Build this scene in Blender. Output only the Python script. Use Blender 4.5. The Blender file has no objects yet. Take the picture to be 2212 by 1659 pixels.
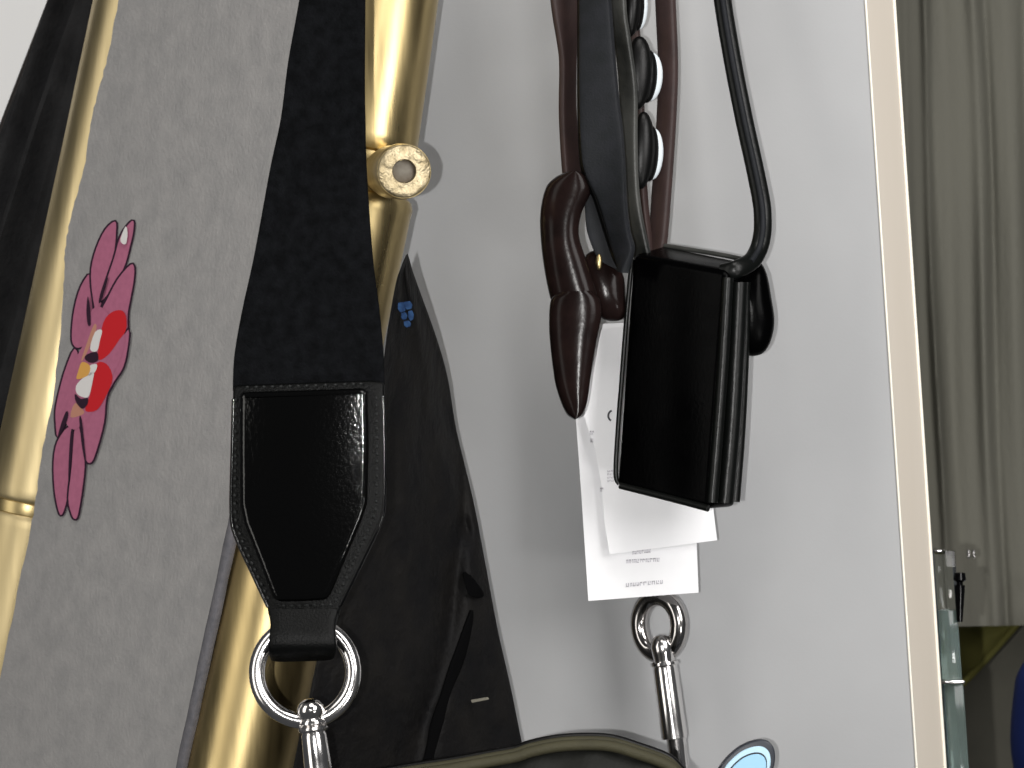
import bpy, bmesh, math, random
from mathutils import Vector, Matrix
random.seed(7)
sc = bpy.context.scene
C = sc.collection

# ------------------------------------------------------------------ camera, light, exposure
S = 0.34 / 2212.0                      # metres per sheet unit at one metre
cam_d = bpy.data.cameras.new('camera'); cam = bpy.data.objects.new('camera', cam_d); C.objects.link(cam)
cam.location = (0, 0, 0); cam.rotation_euler = (math.pi / 2, 0, 0)
cam_d.sensor_width = 36; cam_d.lens = 36 / 0.34; cam_d.clip_start = 0.02; cam_d.clip_end = 50
cam_d.dof.use_dof = True; cam_d.dof.focus_distance = 1.06; cam_d.dof.aperture_fstop = 40
sc.camera = cam

w = bpy.data.worlds.new('World'); sc.world = w; w.use_nodes = True
w.node_tree.nodes['Background'].inputs[0].default_value = (0.95, 0.97, 1.0, 1)
w.node_tree.nodes['Background'].inputs[1].default_value = 0.06

def lamp(name, loc, target, size, power, col=(1, 1, 1), size_y=None, shape=None):
    l = bpy.data.lights.new(name, 'AREA'); l.energy = power; l.color = col; l.size = size
    if size_y: l.shape = 'RECTANGLE'; l.size_y = size_y
    if shape: l.shape = shape
    o = bpy.data.objects.new(name, l); C.objects.link(o); o.location = loc
    d = Vector(target) - Vector(loc); o.rotation_euler = d.to_track_quat('-Z', 'Y').to_euler()
    return o
lamp('phone_flash', (-0.036, -0.005, -0.010), (-0.02, 1.1, 0), 0.007, 5.6, (1, 0.985, 0.96), shape='DISK')
lamp('ceiling_lamp', (0.1, 0.25, 1.25), (0.02, 1.1, 0), 0.6, 8, (1, 0.97, 0.93), size_y=0.6)
lamp('shop_lamp_left', (-0.95, 0.35, 0.2), (-0.1, 1.1, 0), 0.45, 5.0, (1, 0.97, 0.91), size_y=1.4)
lamp('right_fill_lamp', (0.46, 0.42, 0.32), (0.14, 1.12, 0.02), 0.32, 5.6, (1, 0.98, 0.96), size_y=0.6)  # added unseen lamp, brightens the board towards its right end
lamp('sparkle_lamp', (0.42, 0.35, -0.30), (-0.05, 1.05, 0), 0.10, 1.0, (1, 0.98, 0.95))  # unseen lamp added low right to make the tab's bevel sparkle

sc.view_settings.view_transform = 'Standard'; sc.view_settings.look = 'None'
sc.view_settings.gamma = 1; sc.view_settings.exposure = 0.0; sc.view_settings.use_curve_mapping = False
try: sc.cycles.pixel_filter_width = 1.9
except Exception: pass

# ------------------------------------------------------------------ helpers
def P(x, y, Y):
    return Vector(((x - 1106) * S * Y, Y, -(y - 829.5) * S * Y))
def px(n, Y): return n * S * Y          # length of n sheet units at depth Y

def link_props(o, label, cat, group=None, kind=None):
    if label: o['label'] = label
    if cat: o['category'] = cat
    if group: o['group'] = group
    if kind: o['kind'] = kind
def thing(name, loc, label, cat, group=None):
    o = bpy.data.objects.new(name, None); o.empty_display_size = 0.01; C.objects.link(o)
    o.location = loc; link_props(o, label, cat, group); o['_o'] = tuple(loc); return o
def mesh_obj(name, verts, faces, mat, parent=None, smooth=True, angle=40, mids=None, label=None):
    off = Vector((0, 0, 0)); p = parent
    while p is not None:
        if '_o' in p: off = Vector(p['_o'])
        p = p.parent
    me = bpy.data.meshes.new(name)
    me.from_pydata([tuple(Vector(v) - off) for v in verts], [], faces)
    mats = mat if isinstance(mat, (list, tuple)) else [mat]
    for m in mats: me.materials.append(m)
    if mids:
        for f, i in zip(me.polygons, mids): f.material_index = i
    bm = bmesh.new(); bm.from_mesh(me); bmesh.ops.recalc_face_normals(bm, faces=bm.faces); bm.to_mesh(me); bm.free()
    if smooth:
        for f in me.polygons: f.use_smooth = True
        me.set_sharp_from_angle(angle=math.radians(angle))
    o = bpy.data.objects.new(name, me); C.objects.link(o)
    if parent is not None: o.parent = parent
    if label: o['label'] = label
    return o
def catmull(pts, n):
    pts = [Vector(p) for p in pts]
    if len(pts) < 3:
        return [pts[0].lerp(pts[-1], i / n) for i in range(n + 1)]
    out = []; m = len(pts) - 1
    for i in range(m):
        p0 = pts[max(i - 1, 0)]; p1 = pts[i]; p2 = pts[i + 1]; p3 = pts[min(i + 2, m)]
        for k in range(n):
            t = k / n
            out.append(0.5 * ((2 * p1) + (p2 - p0) * t + (2 * p0 - 5 * p1 + 4 * p2 - p3) * t * t + (3 * p1 - p0 - 3 * p2 + p3) * t ** 3))
    out.append(pts[-1]); return out
def strip(name, L, R, thick, mat, parent, nu=14, nv=5, pw=5.0, disp=None, smooth_rows=True, face=False, angle=50):
    """closed band between two edge polylines (world points), rounded section"""
    if smooth_rows: L = catmull(L, nv); R = catmull(R, nv)
    L = [Vector(a) for a in L]; R = [Vector(a) for a in R]
    n = len(L); verts = []; faces = []
    for i in range(n):
        a, b = L[i], R[i]
        up = (L[min(i + 1, n - 1)] + R[min(i + 1, n - 1)]) - (L[max(i - 1, 0)] + R[max(i - 1, 0)])
        nrm = (b - a).cross(up).normalized()
        if nrm.y > 0: nrm = -nrm
        if face: nrm = Vector((0, -1, 0))
        ring = []
        for j in range(nu + 1):
            u = -math.cos(math.pi * j / nu) if j not in (0, nu) else (-1 if j == 0 else 1)
            h = thick / 2 * max(0, 1 - abs(u) ** pw) ** (1 / pw)
            d = disp((u + 1) / 2, i / (n - 1)) if disp else 0
            ring.append(a.lerp(b, (u + 1) / 2) + nrm * (h + d))
        for j in range(nu - 1, 0, -1):
            u = -math.cos(math.pi * j / nu)
            h = thick / 2 * max(0, 1 - abs(u) ** pw) ** (1 / pw)
            d = disp((u + 1) / 2, i / (n - 1)) if disp else 0
            ring.append(a.lerp(b, (u + 1) / 2) + nrm * (-h + d))
        verts += ring
    m = 2 * nu
    for i in range(n - 1):
        for j in range(m):
            faces.append((i * m + j, i * m + (j + 1) % m, (i + 1) * m + (j + 1) % m, (i + 1) * m + j))
    faces.append(tuple(range(m))); faces.append(tuple((n - 1) * m + j for j in range(m - 1, -1, -1)))
    return mesh_obj(name, verts, faces, mat, parent, angle=angle)
def tube(name, pts, r, mat, parent, n=16, nv=6, smooth=True, closed=False, flat=1.0, flat_dir=None):
    if closed:
        pts = [Vector(p) for p in pts]
    else:
        pts = catmull(pts, nv) if smooth else [Vector(p) for p in pts]
    m = len(pts); verts = []; faces = []
    rf = r if callable(r) else (lambda t: r)
    prev = None
    for i, p in enumerate(pts):
        if closed: t = pts[(i + 1) % m] - pts[i - 1]
        else: t = pts[min(i + 1, m - 1)] - pts[max(i - 1, 0)]
        t.normalize()
        if flat_dir is not None: a = Vector(flat_dir)
        else: a = prev if prev is not None else (Vector((0, 1, 0)) if abs(t.y) < 0.9 else Vector((1, 0, 0)))
        a = (a - t * a.dot(t)).normalized(); prev = a; b = t.cross(a)
        for k in range(n):
            th = 2 * math.pi * k / n
            verts.append(p + (a * math.cos(th) * flat + b * math.sin(th)) * rf(i / (m - 1)))
    for i in range(m if closed else m - 1):
        for k in range(n):
            i2 = (i + 1) % m
            faces.append((i * n + k, i * n + (k + 1) % n, i2 * n + (k + 1) % n, i2 * n + k))
    if not closed:
        faces.append(tuple(range(n))); faces.append(tuple((m - 1) * n + k for k in range(n)))
    return mesh_obj(name, verts, faces, mat, parent, angle=50)
def lathe(name, A, B, prof, mat, parent, n=48, angle=35, wob=None, caps=True):
    """profile [(t along A->B in metres from A, radius)] revolved; closed by caps"""
    A = Vector(A); B = Vector(B); ax = (B - A).normalized()
    a = Vector((0, 1, 0)) if abs(ax.y) < 0.9 else Vector((1, 0, 0))
    a = (a - ax * a.dot(ax)).normalized(); b = ax.cross(a)
    verts = []; faces = []
    for (t, r) in prof:
        for k in range(n):
            th = 2 * math.pi * k / n
            rr = r * (1 + (wob(t, th) if wob else 0))
            verts.append(A + ax * t + (a * math.cos(th) + b * math.sin(th)) * rr)
    for i in range(len(prof) - 1):
        for k in range(n):
            faces.append((i * n + k, i * n + (k + 1) % n, (i + 1) * n + (k + 1) % n, (i + 1) * n + k))
    if caps: faces.append(tuple(range(n))); faces.append(tuple((len(prof) - 1) * n + k for k in range(n)))
    return mesh_obj(name, verts, faces, mat, parent, angle=angle)
def smooth_outline(o, n=5):
    m = len(o); out = []
    for i in range(m):
        p0, p1, p2, p3 = [Vector((*o[(i + k) % m][:2], 0)) for k in (-1, 0, 1, 2)]
        for k in range(n):
            t = k / n
            v = 0.5 * ((2 * p1) + (p2 - p0) * t + (2 * p0 - 5 * p1 + 4 * p2 - p3) * t * t + (3 * p1 - p0 - 3 * p2 + p3) * t ** 3)
            out.append((v.x, v.y))
    return out
def slab(name, outline, depth, thick, mat, parent, bevel=0.0, seg=3, angle=40):
    """prism from a plan in sheet units standing at depth(x,y)"""
    f = depth if callable(depth) else (lambda x, y: depth)
    bm = bmesh.new()
    vs = [bm.verts.new(P(x, y, f(x, y))) for x, y in outline]
    vb = [bm.verts.new(P(x, y, f(x, y)) + Vector((0, thick, 0))) for x, y in outline]
    m = len(vs)
    bm.faces.new(vs); bm.faces.new(vb[::-1])
    for i in range(m): bm.faces.new((vs[i], vs[(i + 1) % m], vb[(i + 1) % m], vb[i]))
    bmesh.ops.recalc_face_normals(bm, faces=bm.faces)
    if bevel:
        es = [e for e in bm.edges if e.calc_face_angle(0) > 0.6]
        bmesh.ops.bevel(bm, geom=es, offset=bevel, segments=seg, profile=0.5, affect='EDGES')
    vlist = [v.co.copy() for v in bm.verts]; bm.verts.index_update()
    fl = [tuple(v.index for v in f_.verts) for f_ in bm.faces]; bm.free()
    return mesh_obj(name, vlist, fl, mat, parent, angle=angle)
def puff(name, outline, center, depth, hgt, mat, parent, rings=10, bump=None):
    """pillow: outline in sheet units swells towards the viewer and the back"""
    f = depth if callable(depth) else (lambda x, y: depth)
    o = smooth_outline(outline, 4); m = len(o); verts = []; faces = []
    for side in (-1, 1):
        for k in range(rings + 1):
            s = math.sin(math.pi / 2 * (1 - k / rings)) if k < rings else 0.0
            hh = hgt * math.sqrt(max(0, 1 - s ** 2.4))
            for (x, y) in o:
                X = center[0] + (x - center[0]) * s; Yy = center[1] + (y - center[1]) * s
                b = bump(X, Yy) if bump else 0
                verts.append(P(X, Yy, f(X, Yy)) + Vector((0, side * (hh) + b * (1 - s), 0)))
        base = 0 if side == -1 else (rings + 1) * m
        for k in range(rings):
            for j in range(m):
                q = (base + k * m + j, base + k * m + (j + 1) % m, base + (k + 1) * m + (j + 1) % m, base + (k + 1) * m + j)
                faces.append(q)
    for j in range(m):
        a = (rings + 1) * m
        faces.append((j, (j + 1) % m, a + (j + 1) % m, a + j))
    ob = mesh_obj(name, verts, faces, mat, parent, angle=60)
    bm = bmesh.new(); bm.from_mesh(ob.data); bmesh.ops.remove_doubles(bm, verts=bm.verts, dist=1e-6)
    bmesh.ops.recalc_face_normals(bm, faces=bm.faces); bm.to_mesh(ob.data); bm.free()
    for p in ob.data.polygons: p.use_smooth = True
    return ob
def ellipsoid(name, c, rx, ry, rz, mat, parent, rot=None, n=28):
    verts = []; faces = []
    M = rot or Matrix.Identity(3)
    for i in range(n // 2 + 1):
        ph = math.pi * i / (n // 2)
        for k in range(n):
            th = 2 * math.pi * k / n
            verts.append(Vector(c) + M @ Vector((rx * math.sin(ph) * math.cos(th), ry * math.sin(ph) * math.sin(th), rz * math.cos(ph))))
    for i in range(n // 2):
        for k in range(n):
            faces.append((i * n + k, i * n + (k + 1) % n, (i + 1) * n + (k + 1) % n, (i + 1) * n + k))
    ob = mesh_obj(name, verts, faces, mat, parent)
    bm = bmesh.new(); bm.from_mesh(ob.data); bmesh.ops.remove_doubles(bm, verts=bm.verts, dist=1e-7)
    bmesh.ops.recalc_face_normals(bm, faces=bm.faces); bm.to_mesh(ob.data); bm.free()
    for p in ob.data.polygons: p.use_smooth = True
    return ob

# ------------------------------------------------------------------ materials
def mat(name, col, rough=0.5, metal=0.0, spec=0.5, noise=None, bump=None, rnoise=None, coat=0, sheen=0, trans=0, ior=1.45, stretch=None):
    """noise=(scale, col2, contrast) bump=(scale, strength, dist)"""
    m = bpy.data.materials.new(name); m.use_nodes = True
    nt = m.node_tree; b = nt.nodes['Principled BSDF']
    b.inputs['Base Color'].default_value = (*col, 1); b.inputs['Roughness'].default_value = rough
    b.inputs['Metallic'].default_value = metal; b.inputs['Specular IOR Level'].default_value = spec
    b.inputs['Coat Weight'].default_value = coat; b.inputs['Coat Roughness'].default_value = 0.08
    b.inputs['Sheen Weight'].default_value = sheen
    b.inputs['Transmission Weight'].default_value = trans; b.inputs['IOR'].default_value = ior
    tc = nt.nodes.new('ShaderNodeTexCoord'); mp = nt.nodes.new('ShaderNodeMapping')
    nt.links.new(tc.outputs['Object'], mp.inputs['Vector'])
    if stretch: mp.inputs['Scale'].default_value = stretch
    def noi(scale, detail=5, rg=0.55):
        n = nt.nodes.new('ShaderNodeTexNoise'); n.inputs['Scale'].default_value = scale
        n.inputs['Detail'].default_value = detail; n.inputs['Roughness'].default_value = rg
        nt.links.new(mp.outputs[0], n.inputs['Vector']); return n
    if noise:
        n = noi(noise[0]); r = nt.nodes.new('ShaderNodeMapRange')
        k = noise[2] if len(noise) > 2 else 0.15
        r.inputs[1].default_value = 0.5 - k; r.inputs[2].default_value = 0.5 + k
        nt.links.new(n.outputs['Fac'], r.inputs[0])
        mx = nt.nodes.new('ShaderNodeMix'); mx.data_type = 'RGBA'
        mx.inputs['A'].default_value = (*col, 1); mx.inputs['B'].default_value = (*noise[1], 1)
        nt.links.new(r.outputs[0], mx.inputs['Factor']); nt.links.new(mx.outputs['Result'], b.inputs['Base Color'])
    if rnoise:
        n = noi(rnoise[0]); r = nt.nodes.new('ShaderNodeMapRange')
        r.inputs[1].default_value = 0.35; r.inputs[2].default_value = 0.65
        r.inputs[3].default_value = rnoise[1]; r.inputs[4].default_value = rnoise[2]
        nt.links.new(n.outputs['Fac'], r.inputs[0]); nt.links.new(r.outputs[0], b.inputs['Roughness'])
    if bump:
        n = noi(bump[0], 4); bp = nt.nodes.new('ShaderNodeBump')
        bp.inputs['Strength'].default_value = bump[1]; bp.inputs['Distance'].default_value = bump[2]
        nt.links.new(n.outputs['Fac'], bp.inputs['Height']); nt.links.new(bp.outputs[0], b.inputs['Normal'])
    return m
M = {}
M['board'] = mat('board_paint', (0.400, 0.404, 0.412), 0.6, spec=0.3, noise=(22, (0.376, 0.38, 0.388), 0.22), bump=(900, 0.08, 0.0004), rnoise=(30, 0.5, 0.7))
M['board_edge'] = mat('board_edge_wood', (0.76, 0.69, 0.60), 0.6, noise=(60, (0.73, 0.66, 0.565), 0.3), stretch=(1, 1, 0.15))
M['lip'] = mat('pale_edge_lip', (0.84, 0.80, 0.70), 0.5)
M['wall'] = mat('white_wall_paint', (0.82, 0.82, 0.82), 0.6, bump=(700, 0.1, 0.0004))
M['felt'] = mat('grey_felt', (0.325, 0.316, 0.312), 0.95, spec=0.1, noise=(110, (0.262, 0.258, 0.257), 0.22), bump=(600, 0.4, 0.0008), sheen=0.1)
M['felt_edge'] = mat('grey_felt_edge', (0.13, 0.125, 0.135), 0.95, spec=0.1, noise=(300, (0.09, 0.09, 0.1), 0.2), bump=(900, 0.5, 0.0005))
M['gold'] = mat('brushed_gold', (0.61, 0.485, 0.245), 0.33, 1.0, noise=(40, (0.46, 0.35, 0.165), 0.22), rnoise=(90, 0.27, 0.46), bump=(90, 0.2, 0.001), stretch=(1, 1, 0.10))
M['gold_satin'] = mat('satin_gold', (0.64, 0.53, 0.31), 0.5, 1.0, noise=(40, (0.52, 0.42, 0.23), 0.2), rnoise=(60, 0.40, 0.56), bump=(90, 0.2, 0.001), stretch=(1, 1, 0.12))
M['gold_cut'] = mat('hammered_gold', (0.52, 0.44, 0.29), 0.5, 1.0, noise=(260, (0.38, 0.31, 0.19), 0.12), bump=(170, 1.0, 0.002))
M['gold_dark'] = mat('gold_in_recess', (0.45, 0.35, 0.17), 0.35, 1.0)
M['plug'] = mat('grey_plug', (0.16, 0.145, 0.115), 0.6, noise=(300, (0.10, 0.08, 0.06), 0.2))
M['suede'] = mat('black_nubuck', (0.0042, 0.0046, 0.0056), 0.8, spec=0.06, noise=(260, (0.0015, 0.0017, 0.0021), 0.16), bump=(1100, 0.6, 0.0006))
M['patent'] = mat('black_grained_leather', (0.0008, 0.0008, 0.0008), 0.09, spec=0.5, bump=(700, 0.15, 0.0006))
M['border'] = mat('black_border_leather', (0.0014, 0.0016, 0.0016), 0.4, spec=0.15, bump=(1300, 0.5, 0.0005))
M['thread'] = mat('dark_thread', (0.008, 0.009, 0.009), 0.6)
M['chrome'] = mat('polished_nickel', (0.80, 0.78, 0.77), 0.15, 1.0, rnoise=(80, 0.12, 0.22))
M['chrome_dark'] = mat('black_nickel', (0.50, 0.48, 0.47), 0.14, 1.0, rnoise=(80, 0.1, 0.2))
M['cloth'] = mat('black_nylon', (0.0050, 0.0050, 0.0056), 0.6, spec=0.1, noise=(55, (0.0095, 0.0088, 0.0082), 0.18), bump=(110, 0.6, 0.003))
M['drape'] = mat('black_wool', (0.020, 0.020, 0.021), 0.9, spec=0.2, noise=(60, (0.010, 0.010, 0.011), 0.2), bump=(400, 0.5, 0.001))
M['cloth_edge'] = mat('black_binding', (0.010, 0.007, 0.006), 0.5, bump=(900, 0.4, 0.0004))
M['fold_shade'] = mat('black_fold_shade', (0.0024, 0.0024, 0.0026), 0.9, spec=0.03)  # black that stands in for shade in the cloth's folds
M['blue'] = mat('blue_patch', (0.022, 0.055, 0.13), 0.8, spec=0.1, noise=(400, (0.012, 0.03, 0.08), 0.1))
M['cream'] = mat('cream_label', (0.16, 0.15, 0.12), 0.8)
M['slate'] = mat('slate_leather', (0.0145, 0.0155, 0.019), 0.6, spec=0.2, noise=(150, (0.0095, 0.011, 0.0125), 0.2), bump=(1300, 0.35, 0.0004))
M['slate_pale'] = mat('olive_grey_leather', (0.055, 0.056, 0.052), 0.4, spec=0.4, noise=(30, (0.010, 0.011, 0.010), 0.12), bump=(1000, 0.3, 0.0004))
M['black'] = mat('black_leather', (0.002, 0.002, 0.002), 0.35, spec=0.25, bump=(900, 0.2, 0.0003))
M['gloss'] = mat('black_gloss', (0.0015, 0.0015, 0.0018), 0.12, spec=0.3)
M['brown'] = mat('brown_leather', (0.042, 0.025, 0.023), 0.5, spec=0.3, noise=(150, (0.03, 0.019, 0.018), 0.2), bump=(1200, 0.25, 0.0003))
M['brown_gloss'] = mat('brown_patent_leather', (0.0135, 0.0075, 0.0068), 0.2, spec=0.13, noise=(110, (0.0065, 0.004, 0.0038), 0.2), bump=(160, 0.1, 0.001))
M['pearl'] = mat('pale_enamel', (0.72, 0.78, 0.82), 0.2)
M['pouch'] = mat('black_polished_leather', (0.0006, 0.0006, 0.0007), 0.22, spec=0.04, bump=(800, 0.12, 0.0004), rnoise=(40, 0.16, 0.3))
M['pouch_roll'] = mat('black_spine_leather', (0.0025, 0.003, 0.0027), 0.33, spec=0.28, bump=(500, 0.25, 0.0005))
M['card'] = mat('white_card', (0.92, 0.92, 0.94), 0.7, spec=0.3, noise=(200, (0.9, 0.9, 0.92), 0.2))
M['ink'] = mat('pale_grey_print', (0.52, 0.50, 0.55), 0.8)
M['ink_dark'] = mat('dark_grey_print', (0.09, 0.09, 0.1), 0.8)
M['bag'] = mat('dark_olive_nylon', (0.0095, 0.0098, 0.0080), 0.6, spec=0.2, noise=(30, (0.0075, 0.0078, 0.0066), 0.2), bump=(160, 0.25, 0.002))
M['olive'] = mat('olive_piping', (0.052, 0.048, 0.028), 0.65, spec=0.2, noise=(90, (0.04, 0.037, 0.022), 0.25), bump=(700, 0.4, 0.0005))
M['pink'] = mat('pink_print', (0.44, 0.145, 0.235), 0.85, spec=0.15, noise=(400, (0.38, 0.125, 0.205), 0.2))
M['line'] = mat('plum_outline_print', (0.030, 0.012, 0.026), 0.8, spec=0.2)
M['red'] = mat('red_print', (0.55, 0.018, 0.025), 0.8, spec=0.2)
M['white'] = mat('white_print', (0.72, 0.70, 0.69), 0.8, spec=0.2)
M['yellow'] = mat('yellow_print', (0.68, 0.36, 0.09), 0.8, spec=0.2)
M['tan'] = mat('tan_print', (0.50, 0.24, 0.17), 0.8, spec=0.2)
M['sky_blue'] = mat('pale_blue_enamel', (0.33, 0.60, 0.80), 0.4)
M['sky_blue2'] = mat('light_blue_enamel', (0.50, 0.72, 0.86), 0.4)
M['navy'] = mat('navy_outline', (0.014, 0.018, 0.028), 0.4)
M['curtain'] = mat('olive_curtain', (0.180, 0.176, 0.146), 0.9, spec=0.1, noise=(9, (0.150, 0.147, 0.126), 0.22), bump=(420, 0.5, 0.0008), stretch=(1, 1, 0.3))
M['floor'] = mat('dark_floor', (0.11, 0.105, 0.08), 0.7, noise=(14, (0.065, 0.062, 0.05), 0.2))
M['mustard'] = mat('mustard_fabric', (0.15, 0.14, 0.03), 0.85, noise=(40, (0.11, 0.105, 0.025), 0.2))
M['deep_blue'] = mat('deep_blue_fabric', (0.012, 0.035, 0.22), 0.6)
M['glass'] = mat('clear_glass', (0.90, 0.94, 0.95), 0.05, trans=1.0, ior=1.3)
M['glass_green'] = mat('green_edge_glass', (0.52, 0.66, 0.63), 0.10, trans=0.85, ior=1.35, noise=(30, (0.40, 0.52, 0.47), 0.2))

# ------------------------------------------------------------------ the setting: wall, floor
def grid_sheet(name, pts, mat_, parent=None, kind=None, thick=0.0):
    ny = len(pts); nx = len(pts[0]); v = [p for row in pts for p in row]; f = []
    for i in range(ny - 1):
        for j in range(nx - 1): f.append((i * nx + j, i * nx + j + 1, (i + 1) * nx + j + 1, (i + 1) * nx + j))
    if thick:
        n0 = len(v); v = v + [p + Vector((0, thick, 0)) for p in v]
        f = f + [tuple(n0 + a for a in q[::-1]) for q in f]
        brd = [j for j in range(nx)] + [i * nx + nx - 1 for i in range(1, ny)] + [(ny - 1) * nx + j for j in range(nx - 2, -1, -1)] + [i * nx for i in range(ny - 2, 0, -1)]
        for a, b in zip(brd, brd[1:] + brd[:1]): f.append((a, b, b + n0, a + n0))
    o = mesh_obj(name, v, f, mat_, parent)
    if kind: o['kind'] = kind
    return o
grid_sheet('wall', [[P(x, y, 1.36) for x in (-500, 700)] for y in (-500, 2200)], M['wall'], None, 'structure', thick=0.03)
grid_sheet('floor', [[Vector((x, y, -0.36)) for x in (-0.6, 1.2)] for y in (1.2, 3.2)], M['floor'], None, 'structure')

# light grey display board, its face turned a little to the left, with a beige end
bd = thing('display_board', P(1930, 2100, 1.16), 'light grey painted display board with beige end edge behind the hanging straps', 'board')
def board_depth(x): return 1.180 - (x - 950) * 0.0000620
def bl(x0, y): return x0 + 0.0665 * y
ys = (-400, 2100)
rowsF = [[P(bl(x, y), y, board_depth(x)) for x in (420, 900, 1400, 1868)] for y in ys]
grid_sheet('face_panel', rowsF, M['board'], bd)
xe0, xe1 = 1871.5, 1930
Ye = board_depth(xe0)
v = []
for y in ys:
    v += [P(bl(xe0, y), y, Ye), P(bl(xe1, y), y, Ye + 0.026), P(bl(420, y) + 25, y, board_depth(420) + 0.026), P(bl(1869, y), y, Ye + 0.0012)]
mesh_obj('end_edge', v, [(0, 1, 5, 4), (1, 2, 6, 5), (0, 4, 7, 3)], M['board_edge'], bd, smooth=False)
for xx, dd in ((1870, 0.0), (1931.5, 0.0262)):
    tube('edge_lip', [P(bl(xx, y), y, Ye + dd - 0.0002) for y in ys], 0.00062 if dd else 0.0005, M['lip'], bd, n=8, smooth=False)

# olive curtain beyond the board
cu = thing('curtain', P(2150, 1350, 1.62), 'olive grey curtain with soft vertical folds at the right edge', 'curtain')
rid = [(1950, 10, .005), (1994, 9, .013), (2030, 20, -.006), (2099, 15, .014), (2124, 9, -.006), (2168, 26, .010), (2208, 12, -.006), (2262, 22, .012), (2330, 25, .010), (2400, 20, -.008), (2460, 25, .01)]
rows = []
for i in range(60):
    y = -380 + (1352 + 380) * i / 59
    row = []
    for j in range(240):
        x = 1860 + 660 * j / 239
        d = 0.6 * sum(a * math.exp(-((x - c - 5 * math.sin(y * 0.0045 + c)) / s) ** 2) * (0.8 + 0.35 * math.sin(y * .006 + c * 2.1)) for c, s, a in rid)
        xx = x + 0.0385 * (y if y > -400 else 0) + 0.0 * y
        row.append(P(x + 0.0385 * y, y - 0.02 * (x - 2090) * (i / 59), 1.62 - d))
    rows.append(row)
grid_sheet('drape', rows, M['curtain'], cu, thick=0.003)

# things glimpsed low on the right
puff_c = smooth_outline([(2078, 1340), (2176, 1332), (2192, 1345), (2150, 1395), (2100, 1448), (2080, 1462), (2060, 1400)], 3)
o = thing('cushion', P(2110, 1460, 1.66), 'mustard yellow cushion below the olive curtain hem', 'cushion')
puff('cover', [(2040, 1330), (2120, 1320), (2200, 1322), (2196, 1346), (2150, 1400), (2104, 1450), (2080, 1474), (2040, 1420)], (2110, 1375), 1.70, 0.03, M['mustard'], o, rings=6)
tube('piping', [P(x, y, 1.675) for x, y in ((2198, 1347), (2150, 1402), (2104, 1452), (2078, 1478))], 0.002, M['mustard'], o, n=8)
o = thing('blue_bag', P(2260, 1760, 1.55), 'deep blue object cut off by the lower right corner', 'bag')
puff('body', [(2196, 1500), (2212, 1440), (2260, 1390), (2340, 1400), (2380, 1560), (2340, 1740), (2230, 1750), (2190, 1640)], (2280, 1570), 1.55, 0.045, M['deep_blue'], o, rings=8)
tube('handle', [P(x, y, 1.55) for x, y in ((2250, 1400), (2260, 1340), (2300, 1320), (2335, 1345), (2335, 1405))], 0.004, M['deep_blue'], o, n=10)
# dark low cabinet behind them
o = thing('low_cabinet', P(2150, 1900, 1.78), 'dark low cabinet under the curtain at the lower right', 'cabinet')
slab('front', [(1980, 1310), (2460, 1310), (2460, 1900), (1980, 1900)], 1.80, 0.2, M['floor'], o, bevel=0.004)
slab('plinth', [(1985, 1905), (2455, 1905), (2455, 1960), (1985, 1960)], 1.81, 0.18, M['floor'], o, bevel=0.002)

# glass shelf edges standing against the board end
g = thing('glass_screen', P(2070, 1850, 1.24), 'upright glass screen with green edge and metal clip beside the board', 'glass screen')
def gx(x, y): return x + 0.0665 * (y - 1190)
def gl(name, x0, x1, y0, y1, m, Y0, th, x1b=None, bev=0.0003):
    x1b = x1 if x1b is None else x1b
    slab(name, [(gx(x0, y0), y0), (gx(x1, y0), y0), (gx(x1b, y1), y1), (gx(x0, y1), y1)], Y0, th, m, g, bevel=bev, seg=2)
gl('upper_pane', 2017, 2063, 1190, 1316, M['glass'], 1.22, 0.012)
gl('lower_pane', 2017, 2060, 1319, 1469, M['glass_green'], 1.22, 0.012)
gl('base_pane', 2018, 2062, 1479, 1850, M['glass_green'], 1.22, 0.012)
gl('clip', 2014, 2066, 1470, 1478, M['chrome'], 1.214, 0.02, bev=0.0005)
gl('clip', 2017, 2036, 1188, 1194, M['chrome'], 1.216, 0.016, bev=0.0005)
lathe('knob', P(2073, 1236, 1.218), P(2073, 1256, 1.218), [(0, .0005), (.0002, .0022), (.003, .0026), (.004, .0013), (.005, .0013), (.0052, .0022), (.012, .0018), (.02, .0012), (.0202, .0002)], M['gloss'], g, n=20)
for x in (2090, 2101):
    slab('small_dash', [(x, 1189), (x + 5, 1187), (x + 6, 1205), (x + 1, 1207)], 1.5, 0.004, M['chrome'], g, bevel=0.0004, seg=1)  # short metal dash beside the screen, one of two

# ------------------------------------------------------------------ black hanging behind the far left rod
ho = thing('black_drape', P(-50, 1700, 1.27), 'black fabric drape hanging at the far left edge behind a gold rod', 'fabric')
L = [P(116 - .385 * y, y, 1.285) for y in (-250, 0, 300, 700, 1200, 1700)]
R = [P(330 - .2 * y, y, 1.27) for y in (-250, 0, 300, 700, 1200, 1700)]
strip('cloth', L, R, 0.008, M['drape'], ho, nu=40, nv=8, disp=lambda u, v: 0.004 * math.sin(u * 19 + v * 3) + 0.003 * math.sin(u * 31 - v * 5))
tube('hem', [p + Vector((0.0005, -0.001, 0)) for p in L], 0.0028, M['cloth_edge'], ho, n=10)

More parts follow.
